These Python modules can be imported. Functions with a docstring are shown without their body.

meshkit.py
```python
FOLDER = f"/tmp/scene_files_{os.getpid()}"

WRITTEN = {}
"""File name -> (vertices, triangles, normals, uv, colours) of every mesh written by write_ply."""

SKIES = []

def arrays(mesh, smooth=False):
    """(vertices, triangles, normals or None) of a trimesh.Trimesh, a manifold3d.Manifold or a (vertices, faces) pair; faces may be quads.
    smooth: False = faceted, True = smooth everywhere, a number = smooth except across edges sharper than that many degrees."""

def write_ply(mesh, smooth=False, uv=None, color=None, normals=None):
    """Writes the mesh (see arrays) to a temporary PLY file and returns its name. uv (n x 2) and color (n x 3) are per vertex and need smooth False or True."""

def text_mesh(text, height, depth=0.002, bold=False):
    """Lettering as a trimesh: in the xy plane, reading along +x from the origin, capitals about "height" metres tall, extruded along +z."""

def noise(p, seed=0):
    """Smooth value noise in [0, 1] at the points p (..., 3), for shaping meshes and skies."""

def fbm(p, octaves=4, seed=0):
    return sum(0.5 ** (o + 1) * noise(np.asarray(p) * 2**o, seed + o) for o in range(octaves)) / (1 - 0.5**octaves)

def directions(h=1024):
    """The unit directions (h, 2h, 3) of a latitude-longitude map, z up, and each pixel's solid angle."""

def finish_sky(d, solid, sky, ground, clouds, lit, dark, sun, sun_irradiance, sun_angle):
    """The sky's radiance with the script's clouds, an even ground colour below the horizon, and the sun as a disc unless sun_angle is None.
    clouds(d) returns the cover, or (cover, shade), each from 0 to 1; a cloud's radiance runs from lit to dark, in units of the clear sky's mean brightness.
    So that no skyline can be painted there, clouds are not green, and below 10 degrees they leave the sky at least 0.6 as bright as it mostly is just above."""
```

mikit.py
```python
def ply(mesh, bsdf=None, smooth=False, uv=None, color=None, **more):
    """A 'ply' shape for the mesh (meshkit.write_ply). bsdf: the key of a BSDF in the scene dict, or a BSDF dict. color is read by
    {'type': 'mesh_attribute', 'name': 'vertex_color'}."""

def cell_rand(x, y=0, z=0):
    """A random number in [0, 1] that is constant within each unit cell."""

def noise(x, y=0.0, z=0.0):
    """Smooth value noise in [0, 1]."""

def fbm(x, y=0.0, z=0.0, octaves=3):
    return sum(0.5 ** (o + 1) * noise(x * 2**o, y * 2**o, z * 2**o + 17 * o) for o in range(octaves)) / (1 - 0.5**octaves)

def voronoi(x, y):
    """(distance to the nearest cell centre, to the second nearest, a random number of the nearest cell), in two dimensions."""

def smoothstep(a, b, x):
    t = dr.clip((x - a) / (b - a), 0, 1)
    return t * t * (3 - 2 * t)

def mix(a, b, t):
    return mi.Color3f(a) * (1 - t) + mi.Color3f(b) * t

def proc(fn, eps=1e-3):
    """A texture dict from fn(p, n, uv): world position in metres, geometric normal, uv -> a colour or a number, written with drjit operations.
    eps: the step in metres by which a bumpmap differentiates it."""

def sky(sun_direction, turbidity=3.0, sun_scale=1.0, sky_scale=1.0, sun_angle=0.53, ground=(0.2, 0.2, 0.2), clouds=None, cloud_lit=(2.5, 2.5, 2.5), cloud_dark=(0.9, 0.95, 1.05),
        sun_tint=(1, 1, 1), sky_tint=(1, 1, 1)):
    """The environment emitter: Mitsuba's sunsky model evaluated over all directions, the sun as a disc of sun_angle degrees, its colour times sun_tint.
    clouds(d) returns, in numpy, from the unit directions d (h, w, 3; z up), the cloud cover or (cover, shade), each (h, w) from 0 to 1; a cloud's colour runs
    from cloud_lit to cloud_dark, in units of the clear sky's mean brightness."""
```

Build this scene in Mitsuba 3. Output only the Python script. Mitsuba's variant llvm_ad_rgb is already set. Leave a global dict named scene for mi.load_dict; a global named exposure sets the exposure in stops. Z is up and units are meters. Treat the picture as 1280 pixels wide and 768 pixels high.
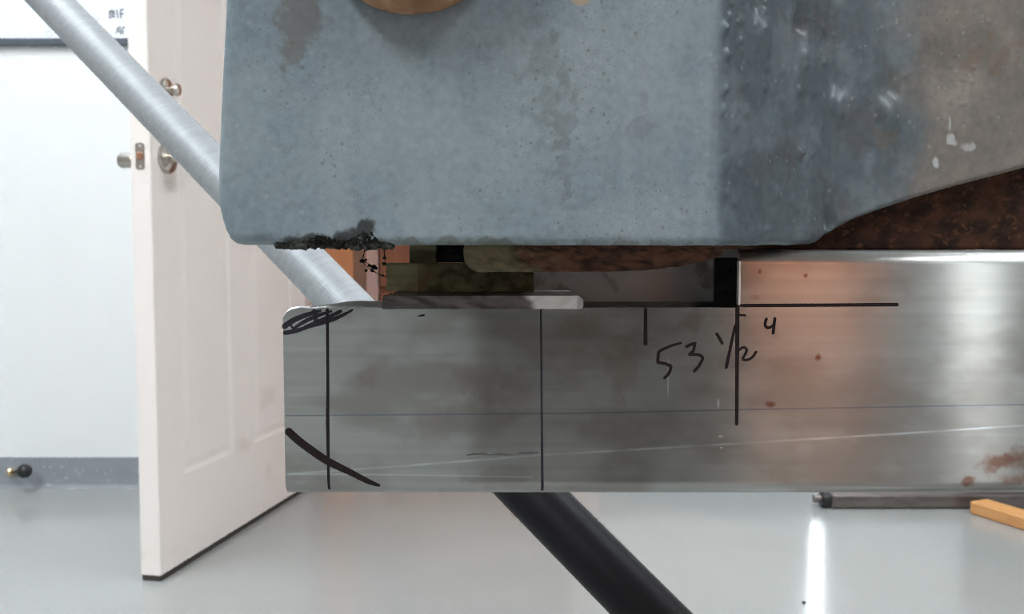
import math, random
import numpy as np
import trimesh
import manifold3d as m3
from shapely.geometry import LineString, Polygon
from shapely.ops import unary_union
import drjit as dr
import mitsuba as mi
import mikit
import meshkit
from mikit import proc, noise, fbm, voronoi, smoothstep, mix

T = mi.ScalarTransform4f
random.seed(7)
rng = np.random.default_rng(7)
scene, labels = {'type': 'scene'}, {}
exposure = -0.60

# ------------------------------------------------------------------ camera
# Eye 0.725 m above the floor, looking along +y and 3.4 degrees down; 60.4 degrees wide.
EYE = 0.725
PITCH = math.radians(3.4)
scene['camera'] = {
    'type': 'thinlens', 'fov': 60.4, 'fov_axis': 'x', 'aperture_radius': 0.0006, 'focus_distance': 0.37,
    'near_clip': 0.02, 'far_clip': 30.0,
    'to_world': T().look_at(origin=[0, 0, EYE], target=[0, math.cos(PITCH), EYE - math.sin(PITCH)], up=[0, 0, 1])}

# ------------------------------------------------------------------ lights of the room
CEIL = 2.75
LAMPS = [  # ceiling troffers: centre x, y, size x, size y, radiance
    (-1.45, 1.30, 0.62, 1.24, 30.0),
    (1.30, 1.30, 0.62, 1.24, 26.0),
    (-1.55, -0.85, 0.50, 1.24, 58.0),
    (1.55, -0.85, 0.50, 1.24, 32.0)]
LAMP_TINT = (0.95, 1.0, 1.03)
HALL_LAMP = (36.0, 24.5, 17.0)
ADDED_LAMP = 420.0                  # added warm lamp behind the camera, brightens the mirrored locker
SLIT_LIGHT = (13.0, 13.5, 14.0)       # daylight in the narrow side window
WINDOW_LIGHT = (4.6, 4.65, 4.6)     # daylight in the tall window behind the camera


# ------------------------------------------------------------------ helpers
def struct(key, label):
    labels[key] = {'label': label, 'kind': 'structure'}


def thing(key, label, category, group=None):
    labels[key] = {'label': label, 'category': category}
    if group:
        labels[key]['group'] = group


def add(key, mesh, bsdf, smooth=False, **kw):
    assert key not in scene, key
    scene[key] = mikit.ply(mesh, bsdf, smooth=smooth, **kw)
    return key


def tm(man):
    m = man.to_mesh()
    return trimesh.Trimesh(np.array(m.vert_properties)[:, :3], np.array(m.tri_verts), process=False)


def cbox(x0, x1, y0, y1, z0, z1, b=0.0):
    """A box with chamfered edges, as a Manifold."""
    if b <= 0:
        return m3.Manifold.cube([x1 - x0, y1 - y0, z1 - z0]).translate([x0, y0, z0])
    p = []
    for x, sx in ((x0, 1), (x1, -1)):
        for y, sy in ((y0, 1), (y1, -1)):
            for z, sz in ((z0, 1), (z1, -1)):
                p += [[x + sx * b, y + sy * b, z], [x + sx * b, y, z + sz * b], [x, y + sy * b, z + sz * b]]
    return m3.Manifold.hull_points(np.array(p))


def extrude(poly, h):
    """A shapely polygon or a list of points, extruded along +z from 0 to h, as a Manifold."""
    if not isinstance(poly, Polygon):
        poly = Polygon(poly)
    poly = poly.buffer(0)
    rings = [np.array(poly.exterior.coords)[:-1]] + [np.array(r.coords)[:-1] for r in poly.interiors]
    return m3.Manifold.extrude(m3.CrossSection(rings, m3.FillRule.EvenOdd), h)


XZ = np.array([[1, 0, 0, 0], [0, 0, -1, 0], [0, 1, 0, 0]], float)     # drawn (x, z), extruded towards -y
XY = np.eye(3, 4)
YZ = np.array([[0, 0, 1, 0], [1, 0, 0, 0], [0, 1, 0, 0]], float)      # drawn (y, z), extruded towards +x


def plate_xz(poly, y0, y1):
    """A profile drawn in x and z, from depth y0 to depth y1."""
    return extrude(poly, y1 - y0).transform(XZ).translate([0, y1, 0])


def lathe(profile, n=48):
    """(radius, height) profile turned about z, as a Manifold."""
    return m3.Manifold.revolve(m3.CrossSection([np.array(profile, float)], m3.FillRule.NonZero), n)


def aim(man, origin, axis):
    """Turns +z to axis and moves to origin."""
    a = np.array(axis, float) / np.linalg.norm(axis)
    t = np.array([0, 0, 1.0]) if abs(a[2]) < 0.9 else np.array([1.0, 0, 0])
    u = np.cross(t, a)
    u /= np.linalg.norm(u)
    v = np.cross(a, u)
    return man.transform(np.column_stack([u, v, a, np.array(origin, float)]))


def rod(p, q, r0, r1=None, n=24):
    p, q = np.array(p, float), np.array(q, float)
    return aim(m3.Manifold.cylinder(float(np.linalg.norm(q - p)), r0, r0 if r1 is None else r1, n), p, q - p)


def rough(mesh, amp, scale, seed=0, octaves=4):
    """Pushes the vertices along their normals by noise."""
    n = mesh.vertex_normals
    mesh.vertices = mesh.vertices + n * ((meshkit.fbm(mesh.vertices * scale + 100, octaves, seed) - 0.5) * 2 * amp)[:, None]
    return mesh


def stroke(points, width):
    """A pen stroke as a shapely shape; width may run along the points."""
    pts = np.array(points, float)
    w = np.broadcast_to(np.array(width, float), (len(pts),)) if np.ndim(width) else np.full(len(pts), float(width))
    # resample as a smooth curve
    d = np.r_[0, np.cumsum(np.linalg.norm(np.diff(pts, axis=0), axis=1))]
    k = max(int(d[-1] / 0.0012), len(pts))
    s = np.linspace(0, d[-1], k + 1)
    if len(pts) > 2:
        from scipy.interpolate import PchipInterpolator
        x, y = PchipInterpolator(d, pts[:, 0])(s), PchipInterpolator(d, pts[:, 1])(s)
    else:
        x, y = np.interp(s, d, pts[:, 0]), np.interp(s, d, pts[:, 1])
    ww = np.interp(s, d, w)
    return unary_union([LineString([(x[i], y[i]), (x[i + 1], y[i + 1])]).buffer(0.25 * (ww[i] + ww[i + 1]), 6) for i in range(k)])


# ------------------------------------------------------------------ materials
def principled(key, color, rough=0.5, metallic=0.0, **kw):
    col = color if isinstance(color, dict) else {'type': 'rgb', 'value': list(color)}
    scene[key] = {'type': 'twosided', 'bsdf': {'type': 'principled', 'base_color': col, 'roughness': rough, 'metallic': metallic, **kw}}
    return key


def bumped(key, height, scale, eps, **kw):
    """A principled material under a bump texture."""
    scene[key] = {'type': 'twosided', 'bsdf': {'type': 'bumpmap', 'arbitrary': {'type': 'proc', **{k: v for k, v in proc(height, eps).items() if k != 'type'}}, 'scale': scale,
                                              'bsdf': {'type': 'principled', **kw}}}
    return key


def rgb(*c):
    return {'type': 'rgb', 'value': list(c)}


def wall_color(p, n, uv):
    return mix((0.80, 0.83, 0.84), (0.84, 0.86, 0.865), fbm(p.x * 3, p.y * 3, p.z * 3))


principled('wall_paint', proc(wall_color), 0.75, specular=0.3)
principled('rear_paint', (0.62, 0.64, 0.635), 0.8, specular=0.2)
principled('side_paint', (0.26, 0.24, 0.225), 0.8, specular=0.2)
principled('ceiling_paint', (0.55, 0.55, 0.54), 0.9, specular=0.1)


def floor_color(p, n, uv):
    c = mix((0.265, 0.275, 0.27), (0.315, 0.325, 0.32), fbm(p.x * 2.3, p.y * 2.3, 0.0, octaves=5))
    fleck = smoothstep(0.80, 0.86, noise(p.x * 160, p.y * 160, 3.0))
    c = mix(c, mi.Color3f(0.24, 0.24, 0.235), fleck * 0.25)
    sx, sy = p.x - 0.0113, p.y - 2.447
    stain = smoothstep(0.030, 0.012, dr.sqrt(sx * sx + 0.12 * sy * sy) + 0.02 * noise(p.x * 60, p.y * 25, 1.0))
    return mix(c, mi.Color3f(0.24, 0.13, 0.09), stain * 0.75)


def floor_rough(p, n, uv):
    return 0.13 + 0.10 * fbm(p.x * 6, p.y * 6, 5.0)


principled('floor_epoxy', proc(floor_color), proc(floor_rough), specular=0.5)


def base_color(p, n, uv):
    c = mix((0.24, 0.265, 0.295), (0.30, 0.325, 0.35), fbm(p.x * 14, p.y * 5, p.z * 40))
    return mix(c, mi.Color3f(0.5, 0.52, 0.53), smoothstep(0.86, 0.93, noise(p.x * 90, 2.0, p.z * 90)) * 0.7)


principled('vinyl_base', proc(base_color), 0.45)


def door_color(p, n, uv):
    c = mix((0.85, 0.79, 0.755), (0.875, 0.815, 0.78), fbm(p.x * 4, p.y * 4, p.z * 3))
    scuff = smoothstep(0.62, 0.80, fbm(p.x * 7 + 3, p.y * 7, p.z * 9)) * smoothstep(0.55, 0.15, p.z)
    return mix(c, mi.Color3f(0.60, 0.46, 0.38), scuff * 0.35)


principled('door_paint', proc(door_color), 0.45, specular=0.4)
principled('door_seal_rubber', (0.045, 0.038, 0.035), 0.7)
principled('satin_nickel', (0.62, 0.58, 0.53), 0.28, 1.0)
principled('copper_latch', (0.75, 0.42, 0.28), 0.3, 1.0)
principled('board_white', (0.80, 0.85, 0.92), 0.25)
principled('board_frame', (0.085, 0.10, 0.125), 0.4)
principled('dry_ink', (0.05, 0.05, 0.07), 0.6)
principled('faint_ink', (0.55, 0.58, 0.62), 0.6)
principled('black_rubber', (0.012, 0.014, 0.015), 0.35)
principled('brass', (0.75, 0.58, 0.33), 0.3, 1.0)
principled('orange_wall_paint', (0.86, 0.64, 0.49), 0.8)
principled('taupe_wood', (0.27, 0.185, 0.145), 0.6)
principled('pale_post', (0.62, 0.50, 0.49), 0.6)


def brown_wood(p, n, uv):
    g = fbm(p.x * 30, p.y * 30, p.z * 3, octaves=4)
    return mix((0.24, 0.10, 0.055), (0.35, 0.165, 0.10), g)


principled('orange_brown_wood', proc(brown_wood), 0.5)
principled('trim_paint', (0.55, 0.44, 0.41), 0.6)


# --- painted steel of the hitch bracket
FOLD_SHADE_X0 = 0.0783  # where the painted shade of the fold begins


def soft(x, y, seed=0.0, octaves=4):
    """Fractal noise without a visible lattice: two turned copies averaged and spread again."""
    a = fbm(x * 0.80 + y * 0.60 + seed * 3.7, y * 0.80 - x * 0.60 + seed, seed, octaves=octaves)
    b = fbm(x * 0.31 - y * 0.95 + seed * 1.3, y * 0.31 + x * 0.95 - seed, seed + 8.5, octaves=octaves)
    return dr.clip(0.5 + (a + b - 1.0) * 0.85, 0, 1)


def specks(x, y, size, share, seed=0.0):
    """Round specks, one at most per cell of the given size, in the given share of the cells."""
    d, _, r = voronoi((x * 0.88 + y * 0.47) / size + seed * 7.1, (y * 0.88 - x * 0.47) / size + seed)
    return smoothstep(0.10 + 0.24 * (1 - r / share), 0.03, d) * dr.select(r < share, 1.0, 0.0)



def grey_paint(p, n, uv):
    """uv: metres along the folded plate and height; mottled grey-blue paint with rust specks, drips, grime and painted shade."""
    s, z = uv.x, uv.y
    m = soft(s * 26, z * 26, 1.0, 5)
    c = mix((0.170, 0.220, 0.255), (0.235, 0.285, 0.310), smoothstep(0.2, 0.8, m))
    streak = smoothstep(0.40, 0.80, soft(s * 75, z * 9, 4.0))
    c = mix(c, mi.Color3f(0.265, 0.31, 0.335), streak * 0.4)
    # the folded side: its shade painted in as a darker, blotched tone
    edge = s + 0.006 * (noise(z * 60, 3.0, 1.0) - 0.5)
    side = smoothstep(FOLD_SHADE_X0 - 0.003, FOLD_SHADE_X0 + 0.004, edge)
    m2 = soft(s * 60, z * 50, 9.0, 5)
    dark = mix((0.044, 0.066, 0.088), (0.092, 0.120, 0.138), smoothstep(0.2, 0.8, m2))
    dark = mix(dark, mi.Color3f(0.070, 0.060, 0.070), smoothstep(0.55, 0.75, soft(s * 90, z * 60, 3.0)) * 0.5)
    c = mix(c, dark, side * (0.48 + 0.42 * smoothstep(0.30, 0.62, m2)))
    bare = smoothstep(0.165, 0.205, s + 0.05 * (soft(s * 45, z * 34, 2.0) - 0.5) - 0.10 * (z - 0.77))
    worn = mix((0.15, 0.135, 0.12), (0.26, 0.225, 0.195), soft(s * 75, z * 75, 7.0))
    c = mix(c, worn, bare * 0.9)
    # grain, rust specks and pale chips
    c = c * (0.86 + 0.28 * soft(s * 420, z * 420, 12.0, 3))
    zone = smoothstep(0.42, 0.62, soft(s * 28, z * 24, 8.0))
    c = mix(c, mi.Color3f(0.105, 0.085, 0.065), specks(s, z, 0.0015, 0.6, 2.0) * (0.10 + 0.6 * zone) * 0.6)
    c = mix(c, mi.Color3f(0.10, 0.08, 0.06), specks(s, z, 0.0034, 0.22, 5.0) * (0.10 + 0.7 * zone) * 0.6)
    c = mix(c, mi.Color3f(0.40, 0.43, 0.45), specks(s, z, 0.0046, 0.08, 9.0) * 0.25)
    # bolt's shadow painted brown on its left, tan drip, rust spots
    def spot(cs, cz, rs, rz, col, k, jit=0.5):
        d = dr.sqrt(dr.square((s - cs) / rs) + dr.square((z - cz) / rz)) + jit * (soft(s * 170, z * 170, cs * 50) - 0.5) * 2.4
        return (col, smoothstep(1.0, 0.35, d) * k)
    for cs, cz, rs, rz, col, k, jit in (
            (-0.0800, 0.812, 0.009, 0.016, (0.115, 0.095, 0.075), 0.55, 0.8),
            (0.0255, 0.8203, 0.0040, 0.0016, (0.42, 0.30, 0.18), 0.70, 0.9),
            (0.0190, 0.7720, 0.005, 0.034, (0.125, 0.145, 0.15), 0.40, 1.4),
            (0.0120, 0.790, 0.009, 0.026, (0.145, 0.165, 0.17), 0.35, 1.4),
            (0.0470, 0.7755, 0.0035, 0.0055, (0.13, 0.145, 0.15), 0.30, 2.2),
            (0.1790, 0.775, 0.005, 0.005, (0.17, 0.12, 0.07), 0.30, 1.8),
            (0.2290, 0.8130, 0.014, 0.008, (0.17, 0.12, 0.085), 0.45, 1.4),
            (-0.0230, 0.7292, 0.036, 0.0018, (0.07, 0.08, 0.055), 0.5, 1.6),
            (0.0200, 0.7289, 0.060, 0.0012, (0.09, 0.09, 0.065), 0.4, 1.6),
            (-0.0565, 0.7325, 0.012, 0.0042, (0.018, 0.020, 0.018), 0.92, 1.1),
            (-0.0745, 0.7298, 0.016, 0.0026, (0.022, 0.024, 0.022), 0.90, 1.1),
            (0.2100, 0.7750, 0.0025, 0.0030, (0.50, 0.52, 0.52), 0.70, 1.0),
            (0.2020, 0.7660, 0.0018, 0.0034, (0.50, 0.53, 0.54), 0.80, 1.0),
            (0.2180, 0.7722, 0.0040, 0.0022, (0.48, 0.49, 0.48), 0.60, 1.0),
            (0.2090, 0.7830, 0.0010, 0.0040, (0.48, 0.49, 0.48), 0.60, 0.4)):
        col, k = spot(cs, cz, rs, rz, mi.Color3f(col), k, jit)
        c = mix(c, col, k)
    return c


def grey_height(p, n, uv):
    s, z = uv.x, uv.y
    side = smoothstep(FOLD_SHADE_X0 - 0.004, FOLD_SHADE_X0 + 0.006, s)
    d1, d2, r = voronoi(s * 240, z * 180)
    bump = smoothstep(0.32, 0.05, d1) * smoothstep(0.62, 0.8, r)
    return 0.00032 * bump * (0.2 + 0.8 * side) + 0.00010 * fbm(s * 260, z * 200, 2.0) * (0.4 + side) + 0.00022 * fbm(s * 50, z * 50, 3.0) * (0.4 + 0.6 * side)


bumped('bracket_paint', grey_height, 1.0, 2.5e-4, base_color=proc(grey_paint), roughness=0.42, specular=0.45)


def rust(p, n, uv):
    a = soft(p.x * 120, p.z * 190, 1.0, 5)
    c = mix((0.018, 0.010, 0.008), (0.062, 0.026, 0.015), smoothstep(0.2, 0.8, a))
    b = soft(p.x * 420, p.z * 520, 3.0, 3)
    return mix(c, mi.Color3f(0.125, 0.055, 0.026), smoothstep(0.62, 0.85, b) * 0.6)


def rust_height(p, n, uv):
    return 0.0005 * fbm(p.x * 240, p.y * 240, p.z * 240, octaves=4)


bumped('rust', rust_height, 1.0, 3e-4, base_color=proc(rust), roughness=0.85, specular=0.2)


def strip_rust(p, n, uv):
    a = soft(p.x * 230 + p.z * 160, p.z * 520, 1.0, 5)
    c = mix((0.026, 0.014, 0.010), (0.115, 0.054, 0.034), smoothstep(0.15, 0.85, a))
    olive = smoothstep(0.016, -0.010, p.x + 0.04 * (soft(p.x * 120, p.z * 170, 6.0) - 0.5))
    return mix(c, mix((0.09, 0.085, 0.05), (0.19, 0.175, 0.105), a), olive * 0.8)


bumped('strip_rust', rust_height, 1.4, 3e-4, base_color=proc(strip_rust), roughness=0.85, specular=0.2)


def olive_dirt(p, n, uv):
    a = soft((p.x + p.y) * 210, p.z * 260, 1.0, 5)
    c = mix((0.075, 0.068, 0.040), (0.20, 0.185, 0.105), smoothstep(0.2, 0.8, a))
    return mix(c, mi.Color3f(0.18, 0.10, 0.06), smoothstep(0.60, 0.80, soft(p.x * 130, p.z * 170, 5.0)) * 0.6)


bumped('olive_dirt', rust_height, 1.0, 3e-4, base_color=proc(olive_dirt), roughness=0.9, specular=0.1)


def bolt_rust(p, n, uv):
    a = fbm(p.x * 110, p.y * 60, p.z * 110, octaves=5)
    c = mix((0.27, 0.14, 0.075), (0.50, 0.32, 0.20), smoothstep(0.25, 0.75, a))
    return mix(c, mi.Color3f(0.14, 0.065, 0.03), smoothstep(0.58, 0.74, fbm(p.x * 60 + 7, 3.0, p.z * 60)) * 0.7)


bumped('bolt_rust', rust_height, 0.8, 3e-4, base_color=proc(bolt_rust), roughness=0.75, specular=0.25)


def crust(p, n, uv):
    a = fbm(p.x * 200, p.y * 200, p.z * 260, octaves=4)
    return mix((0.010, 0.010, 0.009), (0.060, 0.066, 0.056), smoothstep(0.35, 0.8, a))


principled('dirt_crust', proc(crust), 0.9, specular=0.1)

# --- mill steel of the tube, in its own coordinates: metres from the tube's cut end and up from its underside
TX0, TX1, TY0, TY1, TZ0, TZ1 = -0.0953, 0.95, 0.365, 0.416, 0.6237, 0.7270
CUT_X, CUT_Z = 0.0947, 0.7030


def seg(a, u, x0, u0, x1, u1):
    """Distance to a segment."""
    dx, du = x1 - x0, u1 - u0
    t = dr.clip(((a - x0) * dx + (u - u0) * du) / (dx * dx + du * du), 0, 1)
    return dr.sqrt(dr.square(a - x0 - t * dx) + dr.square(u - u0 - t * du))


def along(a, u, pts):
    d = seg(a, u, *pts[0], *pts[1])
    for p, q in zip(pts[1:-1], pts[2:]):
        d = dr.minimum(d, seg(a, u, *p, *q))
    return d


S1 = [(0.0012, 0.0092), (0.0489, 0.0126), (0.106, 0.0172), (0.1882, 0.0221), (0.2596, 0.0265), (0.3098, 0.0299), (0.38, 0.034)]
S2 = [(0.0005, 0.0340), (0.1217, 0.0350), (0.2001, 0.0367), (0.3094, 0.0387), (0.40, 0.040)]
S3 = [(0.0012, 0.0092), (0.0489, 0.0089), (0.1037, 0.0079)]


def steel_color(p, n, uv):
    a, u = p.x - TX0, p.z - TZ0
    roll = fbm(a * 9, u * 420, 1.0, octaves=4)
    c = mix((0.34, 0.35, 0.342), (0.42, 0.427, 0.415), roll)
    c = mix(c, mi.Color3f(0.22, 0.20, 0.185), smoothstep(0.40, 0.75, soft(a * 26, u * 50, 6.0, 5)) * 0.6)
    for ca, cu, ra, ru, k in ((0.1420, 0.0560, 0.010, 0.016, 0.28), (0.1702, 0.0745, 0.006, 0.006, 0.33), (0.0819, 0.048, 0.012, 0.012, 0.22), (0.0358, 0.0492, 0.006, 0.005, 0.22),
                              (0.0419, 0.0576, 0.004, 0.003, 0.19), (0.0618, 0.0306, 0.012, 0.008, 0.17), (0.0900, 0.0080, 0.018, 0.006, 0.22), (0.2034, 0.0387, 0.0028, 0.0016, 0.90),
                              (0.2230, 0.0586, 0.0016, 0.0016, 0.95), (0.2985, 0.0143, 0.008, 0.0045, 0.85), (0.2877, 0.0062, 0.0045, 0.0024, 0.85), (0.3080, 0.0155, 0.008, 0.006, 0.80),
                              (0.3075, 0.0070, 0.010, 0.0035, 0.70), (0.0980, 0.0440, 0.010, 0.012, 0.19), (0.1170, 0.0650, 0.010, 0.010, 0.14), (0.1350, 0.030, 0.012, 0.010, 0.12), (0.1250, 0.0730, 0.012, 0.006, 0.19),
                              (0.1981, 0.0942, 0.0013, 0.0022, 0.95), (0.2170, 0.0926, 0.0012, 0.0012, 0.95), (0.1966, 0.0836, 0.0022, 0.0012, 0.28)):
        d = dr.sqrt(dr.square((a - ca) / ra) + dr.square((u - cu) / ru)) + 1.7 * (soft(a * 230, u * 230, ca * 90) - 0.5)
        c = mix(c, mi.Color3f(0.16, 0.075, 0.052), smoothstep(1.1, 0.2, d) * k)
    c = mix(c, mi.Color3f(0.62, 0.66, 0.68), smoothstep(0.0007, 0.0002, along(a, u, S1)) * (0.15 + 0.55 * noise(a * 120, 2.0, 1.0)))
    c = mix(c, mi.Color3f(0.17, 0.19, 0.23), smoothstep(0.0005, 0.00015, along(a, u, S2)) * 0.8)
    c = mix(c, mi.Color3f(0.60, 0.64, 0.66), smoothstep(0.0005, 0.00015, along(a, u, S3)) * 0.4)
    for ca, cu, ra, ru in ((0.1816, 0.0391, 0.0006, 0.0028), (0.1828, 0.0252, 0.0012, 0.0007), (0.1832, 0.0204, 0.0008, 0.0005), (0.1605, 0.0500, 0.0004, 0.0100)):
        d = dr.sqrt(dr.square((a - ca) / ra) + dr.square((u - cu) / ru))
        c = mix(c, mi.Color3f(0.75, 0.76, 0.75), smoothstep(1.0, 0.6, d) * 0.7)
    return c


def steel_rough(p, n, uv):
    a, u = p.x - TX0, p.z - TZ0
    return 0.17 + 0.05 * fbm(a * 14, u * 220, 3.0, octaves=4)


scene['tube_steel'] = {'type': 'twosided', 'bsdf': {'type': 'principled', 'base_color': proc(steel_color), 'roughness': proc(steel_rough), 'metallic': 0.86, 'anisotropic': 1.0, 'specular': 0.5}}
principled('bright_cut', (0.86, 0.87, 0.87), 0.4, 0.8)
principled('marker_ink', (0.010, 0.008, 0.010), 0.6, specular=0.2)
principled('marker_thin', (0.024, 0.021, 0.028), 0.6, specular=0.2)
principled('marker_brown', (0.014, 0.008, 0.008), 0.6, specular=0.2)
principled('marker_scrape', (0.07, 0.075, 0.07), 0.7)


def bar_color(p, n, uv):
    g = fbm((p.x + p.z * 2.2) * 160, p.y * 120, p.z * 300, octaves=4)
    c = mix((0.035, 0.031, 0.030), (0.115, 0.102, 0.097), smoothstep(0.25, 0.75, g))
    ground = smoothstep(0.006, 0.012, p.x + p.z * 0.9 - 0.634 + 0.006 * (noise(p.x * 300, p.y * 300, p.z * 500) - 0.5))
    return mix(c, mix((0.42, 0.41, 0.40), (0.62, 0.61, 0.60), fbm((p.x - p.z) * 420, p.y * 40, 2.0)), ground)


principled('bar_steel', proc(bar_color), 0.42, 0.55)


def plate_color(p, n, uv):
    c = mix((0.56, 0.54, 0.515), (0.66, 0.64, 0.61), soft(p.x * 50, p.z * 90, 2.0))
    return mix(c, mi.Color3f(0.10, 0.07, 0.055), smoothstep(0.55, 0.75, soft(p.x * 80, p.z * 80, 4.0)) * 0.6)


principled('rear_plate_steel', proc(plate_color), 0.4, 0.15)


def pole_color(p, n, uv):
    """uv: metres along the pole, turns about it."""
    ring = fbm(uv.x * 620 + 3 * uv.y, uv.y * 9, 2.0, octaves=3)
    return mix((0.31, 0.335, 0.355), (0.40, 0.425, 0.445), ring)


principled('pole_zinc', proc(pole_color), 0.50, 0.22, specular=0.4)
principled('black_sleeve', (0.007, 0.0065, 0.008), 0.5, specular=0.18)


def floor_bar_color(p, n, uv):
    return mix((0.10, 0.085, 0.08), (0.24, 0.21, 0.20), fbm(p.x * 30, p.y * 60, p.z * 60, octaves=4))


principled('floor_bar_steel', proc(floor_bar_color), 0.35, 0.6)


def plank_color(p, n, uv):
    g = fbm((p.x - p.y * 0.4) * 14, p.y * 40 + p.x * 60, p.z * 60, octaves=4)
    return mix((0.52, 0.24, 0.085), (0.70, 0.37, 0.15), g)


principled('plank_wood', proc(plank_color), 0.5)
principled('dark_box_paint', (0.03, 0.022, 0.024), 0.5)
principled('dark_cabinet_paint', (0.028, 0.022, 0.019), 0.55)
principled('orange_locker_paint', (0.85, 0.36, 0.20), 0.5)
principled('stand_paint', (0.30, 0.03, 0.025), 0.45)
principled('lamp_frame', (0.8, 0.8, 0.8), 0.5)

# ------------------------------------------------------------------ the room
WY = 2.703                                                   # face of the back wall
DX0, DX1, DH = -0.630, 0.200, 2.06                            # doorway
SX0, SX1, SZ0, SZ1 = 0.930, 0.976, 0.115, 2.05                # narrow side window
RX, RY = 3.0, -3.2
add('floor', tm(cbox(-RX - 0.1, RX + 0.1, RY - 0.1, 5.2, -0.1, 0)), 'floor_epoxy')
struct('floor', 'glossy light grey sealed concrete floor with bright window reflections')
add('ceiling', tm(cbox(-RX - 0.1, RX + 0.1, RY - 0.1, 5.2, CEIL, CEIL + 0.1)), 'ceiling_paint')
struct('ceiling', 'white ceiling of the workshop')
back = cbox(-RX - 0.1, RX + 0.1, WY, WY + 0.12, 0, CEIL) - cbox(DX0, DX1, WY - 0.1, WY + 0.3, -0.1, DH) - cbox(SX0, SX1, WY - 0.1, WY + 0.3, SZ0, SZ1)
add('wall_back', tm(back), 'wall_paint')
struct('wall_back', 'white wall behind the steel tube, with the whiteboard and the open door')
add('wall_left', tm(cbox(-RX - 0.1, -RX, RY, WY, 0, CEIL)), 'side_paint')
struct('wall_left', 'grey side wall left of the camera')
add('wall_right', tm(cbox(RX, RX + 0.1, RY, WY, 0, CEIL)), 'side_paint')
struct('wall_right', 'grey side wall right of the camera')
WX0, WX1 = 1.98, 2.20
front = cbox(-RX, RX, RY - 0.1, RY, 0, CEIL) - cbox(WX0, WX1, RY - 0.2, RY + 0.1, 0.1, 2.2)
add('wall_front', tm(front), 'rear_paint')
struct('wall_front', 'grey wall behind the camera')


def pane(key, x0, x1, y, z0, z1, radiance, toward):
    m = trimesh.Trimesh([[x0, y, z0], [x1, y, z0], [x1, y, z1], [x0, y, z1]], [[0, 1, 2], [0, 2, 3]] if toward < 0 else [[0, 2, 1], [0, 3, 2]], process=False)
    scene[key] = mikit.ply(m, 'wall_paint', emitter={'type': 'area', 'radiance': rgb(*radiance)})


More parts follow.
